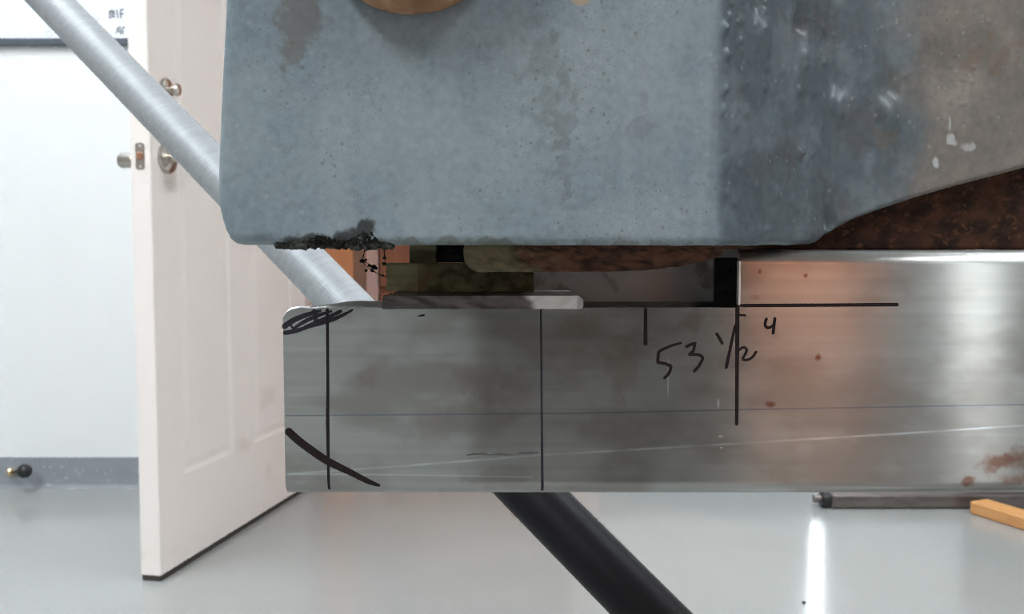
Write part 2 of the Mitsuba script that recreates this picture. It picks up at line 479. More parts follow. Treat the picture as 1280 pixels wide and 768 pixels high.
frame = cbox(SX0 - 0.03, SX1 + 0.03, WY - 0.012, WY + 0.05, SZ0 - 0.03, SZ1 + 0.03) - cbox(SX0 + 0.001, SX1 - 0.001, WY - 0.1, WY + 0.2, SZ0 + 0.001, SZ1 - 0.001)
add('window_1__frame', tm(frame), 'wall_paint')
pane('window_1__pane', SX0, SX1, WY + 0.06, SZ0, SZ1, SLIT_LIGHT, -1)
struct('window_1', 'tall narrow daylit side window right of the doorway')
frame = cbox(WX0 - 0.04, WX1 + 0.04, RY - 0.05, RY + 0.012, 0.06, 2.24) - cbox(WX0 + 0.001, WX1 - 0.001, RY - 0.2, RY + 0.2, 0.101, 2.199)
add('window_2__frame', tm(frame), 'wall_paint')
pane('window_2__pane', WX0, WX1, RY - 0.06, 0.1, 2.2, WINDOW_LIGHT, 1)
struct('window_2', 'tall daylit window behind the camera')


def cove(x0, x1):
    prof = [(WY, 0), (WY, 0.0965), (WY - 0.003, 0.0965), (WY - 0.0045, 0.094), (WY - 0.0045, 0.016), (WY - 0.007, 0.007), (WY - 0.014, 0.0)]
    return extrude(prof, x1 - x0).transform(YZ).translate([x0, 0, 0])


add('baseboard_back', tm(m3.Manifold.compose([cove(-RX, DX0 - 0.07), cove(DX1 + 0.07, RX)])), 'vinyl_base', smooth=35)
struct('baseboard_back', 'grey vinyl cove base along the foot of the white back wall')
# door lining and casing
lining = cbox(DX0 - 0.07, DX1 + 0.07, WY - 0.014, WY + 0.134, 0, DH + 0.07) - cbox(DX0 + 0.012, DX1 - 0.012, WY - 0.1, WY + 0.3, -0.1, DH - 0.012) - \
    (cbox(DX0 - 0.2, DX0, WY, WY + 0.12, -0.1, 3) + cbox(DX1, DX1 + 0.2, WY, WY + 0.12, -0.1, 3) + cbox(DX0 - 0.2, DX1 + 0.2, WY, WY + 0.12, DH, 3))
add('trim_1', tm(lining), 'trim_paint')
struct('trim_1', 'pinkish brown lining and casing of the doorway')
# the hall behind the doorway
add('wall_hall_back', tm(cbox(-1.6, 1.4, 5.0, 5.1, 0, CEIL)), 'orange_wall_paint')
struct('wall_hall_back', 'orange lit wall of the hall seen through the doorway')
add('wall_hall_left', tm(cbox(-1.7, -1.6, WY + 0.12, 5.1, 0, CEIL)), 'orange_wall_paint')
struct('wall_hall_left', 'left wall of the hall behind the doorway')
add('wall_hall_right', tm(cbox(1.4, 1.5, WY + 0.12, 5.1, 0, CEIL)), 'orange_wall_paint')
struct('wall_hall_right', 'right wall of the hall behind the doorway')

# ceiling lamps
for i, (x, y, sx, sy, L) in enumerate(LAMPS):
    k = 'ceiling_light' + (f'_{i:03d}' if i else '')
    fr = cbox(x - sx / 2 - 0.03, x + sx / 2 + 0.03, y - sy / 2 - 0.03, y + sy / 2 + 0.03, CEIL - 0.05, CEIL) - cbox(x - sx / 2, x + sx / 2, y - sy / 2, y + sy / 2, CEIL - 0.06, CEIL - 0.02)
    add(k + '__frame', tm(fr), 'lamp_frame')
    z = CEIL - 0.035
    m = trimesh.Trimesh([[x - sx / 2, y - sy / 2, z], [x + sx / 2, y - sy / 2, z], [x + sx / 2, y + sy / 2, z], [x - sx / 2, y + sy / 2, z]], [[0, 2, 1], [0, 3, 2]], process=False)
    scene[k + '__diffuser'] = mikit.ply(m, 'lamp_frame', emitter={'type': 'area', 'radiance': rgb(*[L * c for c in LAMP_TINT])})
    thing(k, f'white ceiling light panel over the {"left" if x < 0 else "right"} side of the room, {"nearer the back wall" if y > 0 else "behind the camera"}', 'ceiling light')
fr = lathe([(0, 0), (0.16, 0), (0.16, -0.03), (0.15, -0.03), (0.15, -0.01), (0, -0.01)]).translate([-0.9, 3.5, CEIL])
add('hall_light__frame', tm(fr), 'lamp_frame', smooth=35)
fr = lathe([(0, -0.04), (0.10, -0.036), (0.145, -0.02), (0.145, -0.012), (0, -0.012)]).translate([-0.9, 3.5, CEIL])
scene['hall_light__diffuser'] = mikit.ply(tm(fr), 'lamp_frame', emitter={'type': 'area', 'radiance': rgb(*[3.0 * c for c in HALL_LAMP])})
thing('hall_light', 'round warm ceiling light in the hall behind the doorway', 'ceiling light')

# ------------------------------------------------------------------ the open door
HINGE = np.array([-0.6320, 2.688, 0.0])
DDIR = np.array([-0.1870, -0.9824, 0.0])                       # hinge to free edge
DNOR = np.array([0.9824, -0.1870, 0.0])                        # out of the face on the right
DW, DT, DTOP = 0.790, 0.0475, 2.035
DMAT = np.column_stack([DDIR, DNOR, [0, 0, 1.0], HINGE])       # local: along the door, out of its face, up


def frustum(u0, u1, z0, z1, b, v0, v1):
    """A block from v0 (size given) to v1 (size less b all round)."""
    p = [[u, v0, z] for u in (u0, u1) for z in (z0, z1)] + [[u, v1, z] for u in (u0 + b, u1 - b) for z in (z0 + b, z1 - b)]
    return m3.Manifold.hull_points(np.array(p))


slab = cbox(0, DW, -DT, 0, 0.012, DTOP, 0.002)
for u0, u1 in ((0.100, 0.345), (0.455, 0.690)):
    for z0, z1 in ((0.215, 1.905),):
        for f, s in ((0.0, 1), (-DT, -1)):
            cut = frustum(u0, u1, z0, z1, 0.010, f + s * 0.0005, f - s * 0.0040)
            fill = frustum(u0 + 0.012, u1 - 0.012, z0 + 0.012, z1 - 0.012, 0.020, f - s * 0.0045, f - s * 0.0008)
            slab = (slab - cut) + fill
add('door_1__slab', tm(slab.transform(DMAT)), 'door_paint')
struct('door_1', 'open white panelled door with satin nickel knob and deadbolt')
seal = cbox(0.004, DW - 0.001, -DT + 0.003, -0.001, 0.0005, 0.0125)
add('door_1__bottom_seal', tm(seal.transform(DMAT)), 'door_seal_rubber')
labels['door_1__bottom_seal'] = {'label': 'dark rubber seal under the door'}


def ondoor(man, u, z, side):
    """A piece drawn along +z put on the door's face (side 1) or its other face (-1)."""
    q = HINGE + DDIR * u + np.array([0, 0, z]) + DNOR * (0 if side > 0 else -DT)
    return aim(man, q, DNOR * side)


U = DW - 0.062
rose = [(0, 0), (0.0345, 0), (0.0355, 0.003), (0.033, 0.008), (0.022, 0.013), (0.013, 0.016), (0, 0.016)]
knob = [(0, 0.014), (0.011, 0.014), (0.011, 0.034), (0.017, 0.040), (0.025, 0.048), (0.0265, 0.056), (0.024, 0.063), (0.016, 0.066), (0, 0.067)]
lever = [(0, 0.010), (0.012, 0.010), (0.012, 0.030), (0.0165, 0.034), (0.0170, 0.062), (0.0150, 0.066), (0, 0.067)]
add('door_1__knob', tm(ondoor(lathe(knob), U, 0.940, 1)), 'satin_nickel', smooth=30)
add('door_1__knob__rose', tm(ondoor(lathe(rose), U, 0.940, 1)), 'satin_nickel', smooth=30)
add('door_1__knob_001', tm(ondoor(lathe(lever), U, 0.936, -1)), 'satin_nickel', smooth=30)
add('door_1__knob_001__rose', tm(ondoor(lathe(rose), U, 0.936, -1)), 'satin_nickel', smooth=30)
bolt = [(0, 0), (0.0225, 0), (0.0235, 0.003), (0.021, 0.008), (0.012, 0.011), (0, 0.011)]
turn = lathe([(0, 0.010), (0.006, 0.010), (0.0055, 0.016), (0.0095, 0.021), (0.0120, 0.028), (0.0100, 0.034), (0, 0.036)]).scale([1, 1.25, 1])
add('door_1__deadbolt', tm(ondoor(lathe(bolt), U, 1.092, 1)), 'satin_nickel', smooth=30)
add('door_1__deadbolt__thumb_turn', tm(ondoor(turn, U, 1.089, 1)), 'satin_nickel', smooth=30)
edge_c = HINGE + DDIR * DW - DNOR * DT * 0.5 + np.array([0, 0, 0.938])
EM = np.column_stack([DNOR, [0, 0, 1.0], DDIR, edge_c])
lp = extrude(Polygon([(-.0045, -.022), (.0045, -.022), (.0045, .022), (-.0045, .022)]).buffer(0.0065, 6), 0.0012)
for zz in (-0.022, 0.022):
    lp = lp - m3.Manifold.cylinder(0.01, 0.0022, 0.0036, 16).translate([0, zz, -0.004])
add('door_1__latch_plate', tm(lp.transform(EM)), 'satin_nickel', smooth=30)
lb = cbox(-0.0055, 0.0055, -0.008, 0.008, 0.0011, 0.0085, 0.002)
add('door_1__latch_plate__latch_bolt', tm(lb.transform(EM)), 'copper_latch')
labels['door_1__latch_plate__latch_bolt'] = {'label': 'copper coloured latch bolt'}

# ------------------------------------------------------------------ whiteboard
thing('whiteboard', 'white dry-erase board with dark lower frame and black handwriting on the back wall', 'whiteboard')
add('whiteboard__surface', tm(cbox(-2.60, -0.95, WY - 0.012, WY, 1.375, 2.45, 0.001)), 'board_white')
fr = cbox(-2.62, -0.93, WY - 0.022, WY, 1.3535, 1.3745, 0.003)
add('whiteboard__frame', tm(fr), 'board_frame')
fr = cbox(-2.62, -0.93, WY - 0.022, WY, 2.45, 2.47, 0.003) + cbox(-2.62, -2.60, WY - 0.022, WY, 1.3745, 2.45, 0.003) + cbox(-0.95, -0.93, WY - 0.022, WY, 1.3745, 2.45, 0.003)
add('whiteboard__frame_001', tm(fr), 'board_frame')


def board_ink(key, strokes, w, mat):
    g = unary_union([stroke(s, w) for s in strokes])
    parts = getattr(g, 'geoms', [g])
    add(key, tm(m3.Manifold.compose([plate_xz(q, WY - 0.0124, WY - 0.0120) for q in parts])), mat)


def bp(px, py):
    """Board coordinates of a mark: metres from the marks' right end and above the frame."""
    return (-1.1690 + (px - 157.5) * 0.00242, 1.3735 + (49.5 - py) * 0.00242)


board_ink('whiteboard__handwriting', [[bp(141, 24), bp(141, 16), bp(143.5, 15), bp(144, 23)], [bp(144, 16), bp(146, 15), bp(146.5, 23)], [bp(150, 14), bp(150.8, 23)],
                                      [bp(154.5, 24), bp(154.8, 14), bp(158, 13.5)], [bp(154.8, 19), bp(158, 18.5)]], 0.0042, 'dry_ink')
board_ink('whiteboard__handwriting_001', [[bp(148.5, 42), bp(152.5, 34.5), bp(154, 43)], [bp(150, 40), bp(154, 39)], [bp(156.5, 43), bp(156.5, 36), bp(159, 35)]], 0.0034, 'dry_ink')
board_ink('whiteboard__handwriting_002', [[bp(117, 19), bp(118, 23.5)]], 0.0026, 'faint_ink')
board_ink('whiteboard__handwriting_003', [[bp(121, 19), bp(123, 25.5), bp(128, 25.5)]], 0.0026, 'faint_ink')
board_ink('whiteboard__handwriting_004', [[bp(132, 40), bp(136, 44)]], 0.0034, 'faint_ink')
board_ink('whiteboard__handwriting_005', [[bp(64, 39), bp(61.5, 42), bp(64, 47), bp(68, 45), bp(67, 40), bp(64, 39)]], 0.0026, 'faint_ink')

# ------------------------------------------------------------------ door stop on the base
thing('door_stop', 'black round rubber door stop with brass foot on the grey base', 'door stop')
f0 = np.array([-1.556, WY - 0.0045, 0.0500])
f1 = np.array([-1.478, WY - 0.070, 0.0700])
ax = (f1 - f0) / np.linalg.norm(f1 - f0)
add('door_stop__foot', tm(aim(lathe([(0, 0), (0.013, 0), (0.013, 0.004), (0.008, 0.008), (0.008, 0.022), (0, 0.022)], 24), f0, ax)), 'brass', smooth=30)
add('door_stop__stem', tm(rod(f0 + ax * 0.018, f1, 0.006)), 'black_rubber', smooth=30)
add('door_stop__ball', tm(aim(lathe([(0.0215 * math.sin(t), -0.0215 * math.cos(t)) for t in np.linspace(0, math.pi, 20)], 32), f1, ax)), 'black_rubber', smooth=True)

# ------------------------------------------------------------------ cupboard in the hall
thing('hall_cupboard', 'orange brown wooden cupboard with a pale post, seen through the doorway', 'cupboard')
CY = 3.55
add('hall_cupboard__body', tm(cbox(-0.540, 0.50, CY + 0.02, CY + 0.45, 0, 1.30, 0.004)), 'orange_brown_wood')
add('hall_cupboard__side_panel', tm(cbox(-0.640, -0.5875, CY - 0.002, CY + 0.45, 0, 1.30, 0.003)), 'taupe_wood')
add('hall_cupboard__post', tm(cbox(-0.5875, -0.540, CY - 0.014, CY + 0.44, 0, 1.30, 0.004)), 'pale_post')
for i, (x0, x1) in enumerate(((-0.535, -0.02), (-0.012, 0.495))):
    s = '' if not i else '_001'
    add('hall_cupboard__door' + s, tm(cbox(x0, x1, CY, CY + 0.02, 0.03, 0.572, 0.004)), 'orange_brown_wood')
    add('hall_cupboard__drawer_front' + s, tm(cbox(x0, x1, CY, CY + 0.02, 0.594, 1.28, 0.004)), 'orange_brown_wood')
add('hall_cupboard__rail', tm(cbox(-0.46, 0.495, CY - 0.006, CY + 0.02, 0.575, 0.591, 0.002)), 'pale_post')

# ------------------------------------------------------------------ steel tube
thing('steel_tube', 'notched rectangular steel tube with black marker lines and the figure 53 1/2', 'steel tube')
H_, D_ = TZ1 - TZ0, TY1 - TY0
RO, WT = 0.0062, 0.0032


def rrect(w, h, r):
    return Polygon([(r, r), (w - r, r), (w - r, h - r), (r, h - r)]).buffer(r, 8)


prof = rrect(D_, H_, RO)
hole = rrect(D_ - 2 * WT, H_ - 2 * WT, RO - WT)
hole = Polygon([(x + WT, y + WT) for x, y in hole.exterior.coords])
tube = extrude(Polygon(prof.exterior.coords, [hole.exterior.coords]), TX1 - TX0).transform(YZ).translate([TX0, TY0, TZ0])


def lip(pts, y0, y1):
    return plate_xz([(TX0 - 0.02, pts[0][1])] + list(pts) + [(CUT_X, CUT_Z), (CUT_X, 0.76), (TX0 - 0.02, 0.76)], y0, y1)


front_lip = [(TX0 - 0.001, 0.6975), (TX0 + 0.0004, 0.6995), (TX0 + 0.0016, 0.7012), (TX0 + 0.0036, 0.7024), (-0.088, 0.7031), (-0.083, 0.7027), (-0.077, 0.7032), (-0.071, 0.7030), (-0.063, 0.7032), (-0.055, 0.7029), (-0.05, CUT_Z)]
rear_lip = [(TX0 - 0.001, 0.7006), (-0.088, 0.7016), (-0.082, 0.7022), (-0.078, 0.7030), (-0.072, 0.7033), (-0.060, 0.7031), (-0.05, 0.7030), (-0.02, 0.7028)]
tube = tube - lip(front_lip, 0.33, 0.390) - lip(rear_lip, 0.389, 0.45)
tmesh = tm(tube)


def steel_ply(mesh):
    """uv with u up the face, so that the rolled grain lies along the tube."""
    v, f, n = meshkit.arrays(mesh, 30)
    m = trimesh.Trimesh(v, f, process=False)
    path = meshkit.write_ply(m, False, uv=np.column_stack([v[:, 2] + v[:, 1], v[:, 0]]), normals=n)
    return {'type': 'ply', 'filename': path, 'face_normals': False, 'bsdf': {'type': 'ref', 'id': 'tube_steel'}}


scene['steel_tube__body'] = steel_ply(tmesh)
# bright burr along the flame-cut lip
bm = []
for x0, x1, n in ((TX0 + 0.0005, -0.0560, 60),):
    xs = np.linspace(x0, x1, n)
    zs = np.interp(xs, [p[0] for p in front_lip], [p[1] for p in front_lip])
    for i in range(n - 1):
        r = 0.00030 + 0.00075 * float(meshkit.noise(np.array([i * 0.37, 0.5, 0.5]), 3)) ** 1.4
        r2 = 0.00030 + 0.00075 * float(meshkit.noise(np.array([(i + 1) * 0.37, 0.5, 0.5]), 3)) ** 1.4
        bm.append(m3.Manifold.hull_points(np.vstack([np.array([x, TY0 + 0.0006, z]) + q * np.array([[1, 0, 0], [-1, 0, 0], [0, 1, 0], [0, -1, 0], [0, 0, 1], [0, 0, -1]]) for x, z, q in ((xs[i], zs[i], r), (xs[i + 1], zs[i + 1], r2))])))
add('steel_tube__cut_burr', tm(m3.Manifold.batch_boolean(bm, m3.OpType.Add)), 'bright_cut')
labels['steel_tube__cut_burr'] = {'label': 'bright ragged cut edge'}
eb = tm(cbox(CUT_X - 0.0005, CUT_X + 0.0002, TY0 - 0.00012, TY0 + WT, 0.7042, 0.7225, 0.0001).refine_to_length(0.001))
eb.vertices[:, 0] -= 0.0003 * meshkit.noise(np.column_stack([eb.vertices[:, 2] * 900, 0 * eb.vertices[:, 2], 0 * eb.vertices[:, 2]]), 5) * (eb.vertices[:, 0] < CUT_X - 0.0003)
add('steel_tube__cut_burr_001', eb, 'bright_cut')
labels['steel_tube__cut_burr_001'] = {'label': 'bright vertical saw cut edge of the notch'}


def tube_ink(key, strokes, mat, label=None):
    """Ink on the tube's face: strokes (points in mm from the cut end and the underside, width in mm), draped over the rounded edge."""
    g = unary_union([stroke([(a / 1000, u / 1000) for a, u in pts], np.array(w) / 1000) for pts, w in strokes])
    man = m3.Manifold.compose([extrude(q, 0.00010) for q in getattr(g, 'geoms', [g])]).refine_to_length(0.0014)
    m = tm(man)
    a, u, d = m.vertices.T.copy()
    e = np.clip(RO - u, 0, RO)
    m.vertices = np.column_stack([TX0 + a, TY0 + RO - np.sqrt(RO ** 2 - e ** 2) + 0.00002 - d, TZ0 + u])
    m.faces = m.faces[:, ::-1]
    add(key, m, mat)
    if label:
        labels[key] = {'label': label}


tube_ink('steel_tube__marker_line', [([(18.5, 78.4), (18.4, 50), (18.1, 30), (18.2, 2.7)], [1.3, 1.2, 1.5, 1.0])], 'marker_ink', 'black vertical line nearest the cut end')
tube_ink('steel_tube__marker_line_001', [([(107.3, 78.4), (107.7, 40), (108.1, 2.1)], [0.8, 0.9, 1.2])], 'marker_thin', 'thin vertical line at the middle')
tube_ink('steel_tube__marker_line_002', [([(150.8, 78.6), (150.9, 64.3)], [1.4, 1.7])], 'marker_brown', 'short vertical tick')
tube_ink('steel_tube__marker_line_003', [([(189.0, 79.0), (189.4, 30.6)], [1.8, 1.4])], 'marker_brown', 'vertical line below the notch corner')
tube_ink('steel_tube__marker_line_004', [([(190.7, 80.2), (255.2, 80.6)], [1.4, 1.5])], 'marker_brown', 'horizontal line right of the notch')
tube_ink('steel_tube__marker_line_005', [([(189.4, 76.4), (192.2, 76.1)], [1.0, 0.9])], 'marker_brown')
tube_ink('steel_tube__figure', [([(165.6, 64.6), (161.3, 63.3), (156.5, 61.0)], [0.9, 1.1, 1.3]), ([(156.5, 61.0), (156.1, 56.6), (158.9, 56.0), (161.6, 54.6), (161.2, 52.9), (159.1, 50.0)], 1.35)], 'marker_brown', 'handwritten 5')
tube_ink('steel_tube__figure_001', [([(168.0, 63.0), (171.5, 64.4), (170.7, 60.9), (169.2, 59.9), (172.8, 59.7), (174.9, 58.4), (174.0, 56.2), (171.4, 52.9)], 1.3)], 'marker_brown', 'handwritten 3')
tube_ink('steel_tube__figure_002', [([(180.6, 68.3), (182.8, 64.6)], 1.3), ([(188.1, 71.8), (184.7, 54.4)], [1.1, 1.4]),
                                    ([(190.0, 61.7), (192.0, 62.8), (193.2, 61.7), (191.4, 57.8), (192.6, 57.4), (197.0, 60.8)], 1.1)], 'marker_brown', 'handwritten 1/2')
tube_ink('steel_tube__figure_003', [([(201.1, 74.6), (200.6, 72.0), (201.6, 70.9), (204.0, 72.0)], 1.2), ([(204.6, 74.8), (204.0, 68.7)], 1.3)], 'marker_brown', 'handwritten inch mark')
tube_ink('steel_tube__marker_curve', [([(1.8, 27.2), (4.5, 24.6), (9.7, 20.4), (18.0, 14.7), (28.1, 9.6), (35, 6.0), (39.1, 4.4)], [3.3, 3.4, 3.4, 3.3, 2.6, 2.2, 1.4])], 'marker_brown', 'thick curved stroke at the lower corner')
tube_ink('steel_tube__marker_scribble', [([(0.7, 71.6), (5, 74.4), (9.8, 76.3), (15.5, 78.0)], [2.4, 2.2, 2.0, 1.2]), ([(0.9, 68.9), (5.0, 69.6), (10.4, 71.3), (20.4, 74.3), (28.8, 78.3)], [1.9, 1.9, 1.5, 1.9, 0.9]),
                                         ([(4.4, 70.6), (9.5, 73.8), (15.0, 76.2), (20, 77.8)], [1.2, 1.7, 1.6, 1.0]), ([(9.0, 71.5), (15.5, 74.0), (24, 77.8)], [0.8, 1.6, 1.5]), ([(13.0, 77.8), (13.8, 73.6)], [1.8, 1.8]),
                                         ([(2.9, 72.6), (4.6, 70.0)], [1.0, 1.0])], 'marker_thin', 'hatched scribble at the upper corner')
tube_ink('steel_tube__scrape_mark', [([(76.5, 17.3), (81, 17.8), (85.2, 17.6)], [0.5, 0.9, 0.7]), ([(86.2, 17.4), (92, 17.7), (95.3, 17.4)], [0.6, 1.0, 0.5]), ([(97.0, 17.9), (103, 18.3), (106.0, 18.4)], [0.6, 1.3, 0.6])], 'marker_scrape', 'dark scraped streak')
tube_ink('steel_tube__scrape_mark_001', [([(56.6, 75.9), (58.6, 76.2)], [0.5, 0.9])], 'marker_ink')

# ------------------------------------------------------------------ hitch bracket: folded, grey painted plate with a rusty web behind
thing('hitch_bracket', 'weathered grey painted steel bracket above the tube, with a curved lower edge', 'bracket')
S_ = np.linspace(-0.3, 0.6, 9001)


def bend(s, at, w):
    t = np.clip((s - at) / w + 0.5, 0, 1)
    return t * t * (3 - 2 * t)


TH = np.radians(39.0) * bend(S_, 0.0783, 0.007) - np.radians(29.0) * bend(S_, 0.1500, 0.008)
PX = np.r_[0, np.cumsum(np.cos(0.5 * (TH[1:] + TH[:-1])) * np.diff(S_))]
PY = np.r_[0, np.cumsum(np.sin(0.5 * (TH[1:] + TH[:-1])) * np.diff(S_))]
PX += -np.interp(0.0, S_, PX)
PY += 0.335 - PY[0]


def fold(s, n, z):
    """Plate coordinates (along, inwards, up) to the world."""
    t = np.interp(s, S_, TH)
    return np.column_stack([np.interp(s, S_, PX) - n * np.sin(t), np.interp(s, S_, PY) + n * np.cos(t), z])


outline = [(-0.1030, 0.7289), (-0.1060, 0.7296), (-0.1082, 0.7312), (-0.1100, 0.7345), (-0.1113, 0.7390), (-0.1127, 0.7460), (-0.1124, 0.7560), (-0.1110, 0.7800), (-0.1082, 0.8200), (-0.1060, 0.8500), (-0.104, 0.9400), (0.345, 0.9400),
           (0.345, 0.7905), (0.300, 0.7785), (0.2464, 0.7638), (0.2304, 0.7597), (0.2128, 0.7554), (0.1938, 0.7501), (0.1758, 0.7445), (0.1642, 0.7404), (0.1574, 0.7370), (0.1514, 0.7335), (0.1468, 0.7306), (0.1420, 0.7295), (0.10, 0.7287), (0.05, 0.7286), (-0.02, 0.7288), (-0.06, 0.7287)]
PT = 0.008
shell = extrude(Polygon(outline), PT).refine_to_length(0.0015)
m = tm(shell)
s, z, n0 = m.vertices.T.copy()
line = LineString(list(Polygon(outline).exterior.coords))
from shapely import points as _pts, distance as _dist
d = _dist(_pts(np.column_stack([s, z])), line)
rad = np.where(s < 0.12, 0.0050, 0.0022)                      # rounded rim, sharper on the torn curve
rad = np.where((s > -0.09) & (s < 0.12) & (z < 0.75), 0.0034, rad)
e = np.clip(rad - d, 0, rad)
push = rad - np.sqrt(np.maximum(rad ** 2 - e ** 2, 0))
n = np.maximum(n0, push)
f = np.clip(1 - n0 / PT, 0, 1)                                 # relief fades towards the back
uvp = np.column_stack([s, z])
# worn lower rim, bulges and dents
relief = 0.0006 * (meshkit.fbm(np.column_stack([s * 30, z * 30, 0 * s + 3]), 4, 1) - 0.5)
for cs, cz, rs, rz, h in ((0.1010, 0.8235, 0.0050, 0.0075, -0.0024), (0.1040, 0.8125, 0.0060, 0.0085, 0.0012), (0.1310, 0.8200, 0.0046, 0.0070, -0.0028), (0.1328, 0.8070, 0.0050, 0.0085, 0.0016), (0.1545, 0.7990, 0.0040, 0.0060, -0.0020),
                          (0.1550, 0.7895, 0.0040, 0.0080, 0.0012), (0.1786, 0.7860, 0.0050, 0.0080, 0.0018), (0.1796, 0.7970, 0.0050, 0.0060, -0.0016), (0.1510, 0.7400, 0.0020, 0.0070, -0.0018), (0.1450, 0.7350, 0.0060, 0.0060, 0.0014),
                          (0.1555, 0.7415, 0.0016, 0.0060, 0.0010), (0.2080, 0.8050, 0.0120, 0.0140, -0.0014), (-0.02, 0.78, 0.05, 0.03, 0.0005)):
    relief += 1.6 * h * np.exp(-((s - cs) / rs) ** 2 - ((z - cz) / rz) ** 2)
for cs, z0, z1, w, h in ((0.1784, 0.7490, 0.7790, 0.0010, 0.0007), (0.1545, 0.7560, 0.7900, 0.0009, 0.0004)):
    relief += h * np.exp(-((s - cs) / w) ** 2) * (1 / (1 + np.exp(-(z - z0) / 0.001))) * (1 / (1 + np.exp((z - z1) / 0.002)))
for k in range(170):                                            # weld spatter under the paint of the folded side
    cs, cz = 0.080 + 0.068 * rng.random() ** 1.5, 0.731 + 0.095 * rng.random()
    r = 0.0009 + 0.0007 * rng.random()
    relief += 0.0022 * rng.random() ** 1.5 * np.exp(-((s - cs) / r) ** 2 - ((z - cz) / r) ** 2)
n = n - f * relief * np.clip(d / 0.003, 0, 1)
low = np.exp(-((z - 0.729) / 0.004) ** 2)
z = z + low * 0.0010 * (meshkit.fbm(np.column_stack([s * 160, n0 * 50, 0 * s]), 4, 5) - 0.5) * f
m.vertices = fold(s, n, z)
if m.volume < 0:
    m.faces = m.faces[:, ::-1]
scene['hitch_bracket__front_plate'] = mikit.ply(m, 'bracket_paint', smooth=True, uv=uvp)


def folded(s0, s1, n0, n1, z0, z1, step=0.003):
    q = tm(cbox(s0, s1, z0, z1, n0, n1, 0.001).refine_to_length(step))
    s, z, n = q.vertices.T.copy()
    q.vertices = fold(s, n, z)
    if q.volume < 0:
        q.faces = q.faces[:, ::-1]
    return q


web = folded(0.086, 0.345, 0.0115, 0.030, 0.7275, 0.9300, 0.0025)
web = rough(web, 0.0009, 150, 4)
web.vertices[:, 2] = np.maximum(web.vertices[:, 2], 0.7272)
add('hitch_bracket__web', web, 'rust', smooth=30)
labels['hitch_bracket__web'] = {'label': 'dark rust brown steel under the curved edge'}
m = tm(cbox(-0.100, 0.070, 0.3432, 0.412, 0.7345, 0.935, 0.003))
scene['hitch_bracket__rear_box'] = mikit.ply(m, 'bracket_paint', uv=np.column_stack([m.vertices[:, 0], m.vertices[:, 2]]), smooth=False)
# rusty flange strip bolted under the plate
fl = Polygon([(-0.0188, 0.7290), (-0.0192, 0.7262), (-0.0184, 0.7222), (-0.0165, 0.7196), (-0.0135, 0.7184), (0.0, 0.7183), (0.020, 0.7183), (0.038, 0.7184), (0.052, 0.7190), (0.066, 0.7205), (0.078, 0.7232), (0.082, 0.7250), (0.082, 0.7290)])
m = tm(plate_xz(fl, 0.3455, 0.376).refine_to_length(0.0018))
add('hitch_bracket__flange', rough(m, 0.0006, 260, 8), 'strip_rust', smooth=40)
labels['hitch_bracket__flange'] = {'label': 'rusty curved flange under the grey plate'}
# lug between flange and shim
lug = extrude(Polygon([(-0.0339, 0.3925), (-0.0468, 0.4020), (-0.0468, 0.4110), (-0.0339, 0.4110)]), 0.0140).translate([0, 0, 0.7214])
add('hitch_bracket__lug', rough(tm(lug.refine_to_length(0.002)), 0.0003, 300, 9), 'olive_dirt', smooth=40)
labels['hitch_bracket__lug'] = {'label': 'olive lug hanging left of the flange'}
lug = extrude(Polygon([(-0.0337, 0.3970), (-0.0337, 0.4110), (-0.010, 0.4110), (-0.010, 0.3980)]), 0.0138).translate([0, 0, 0.7215])  # added black block, its colour stands for the shade in the gap
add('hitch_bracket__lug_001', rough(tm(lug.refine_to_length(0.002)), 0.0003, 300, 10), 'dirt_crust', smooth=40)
labels['hitch_bracket__lug_001'] = {'label': 'black block added to paint the dark gap beside the flange'}
# grime along the lower left rim
cl = []
for i in range(620):
    px = -0.0900 + 0.0440 * rng.random()
    hi = 0.0004 + 0.0058 * math.exp(-((px + 0.0555) / 0.0050) ** 2) + 0.0032 * math.exp(-((px + 0.0730) / 0.0110) ** 2)
    t = rng.random() ** 1.6
    r = (0.00035 + 0.0007 * rng.random()) * (1.25 - 0.6 * t)
    zc = 0.7282 - 0.0008 * math.exp(-((px + 0.0560) / 0.006) ** 2) * rng.random() + hi * t
    yc = 0.3350 + max(0.0, 0.0030 - (zc - 0.7286) * 1.2) * (0.3 + 0.9 * rng.random())
    cl.append(m3.Manifold.sphere(r, 8).scale([1.4, 0.8, 0.8]).rotate([0, 360 * rng.random(), 0]).translate([px, yc, zc]))
cm = tm(m3.Manifold.batch_boolean(cl, m3.OpType.Add))
add('hitch_bracket__dirt_crust', rough(cm, 0.0003, 900, 2, 3), 'dirt_crust', smooth=60)
labels['hitch_bracket__dirt_crust'] = {'label': 'black crust of dirt and grease on the lower rim'}

# rusty bolt head
thing('rusty_bolt', 'round rusty bolt head on the grey bracket at the top of the photo', 'bolt')
bh = lathe([(0, -0.006), (0.030, -0.006), (0.036, 0.0), (0.0375, 0.002), (0.0378, 0.0115), (0.0362, 0.0150), (0.0330, 0.0170), (0.024, 0.0180), (0.010, 0.0184), (0, 0.0184)], 72).refine_to_length(0.003)
bh = rough(tm(aim(bh, [-0.0373, 0.3345, 0.8516], [0, -1, 0])), 0.0005, 120, 5)
add('rusty_bolt__head', bh, 'bolt_rust', smooth=35)

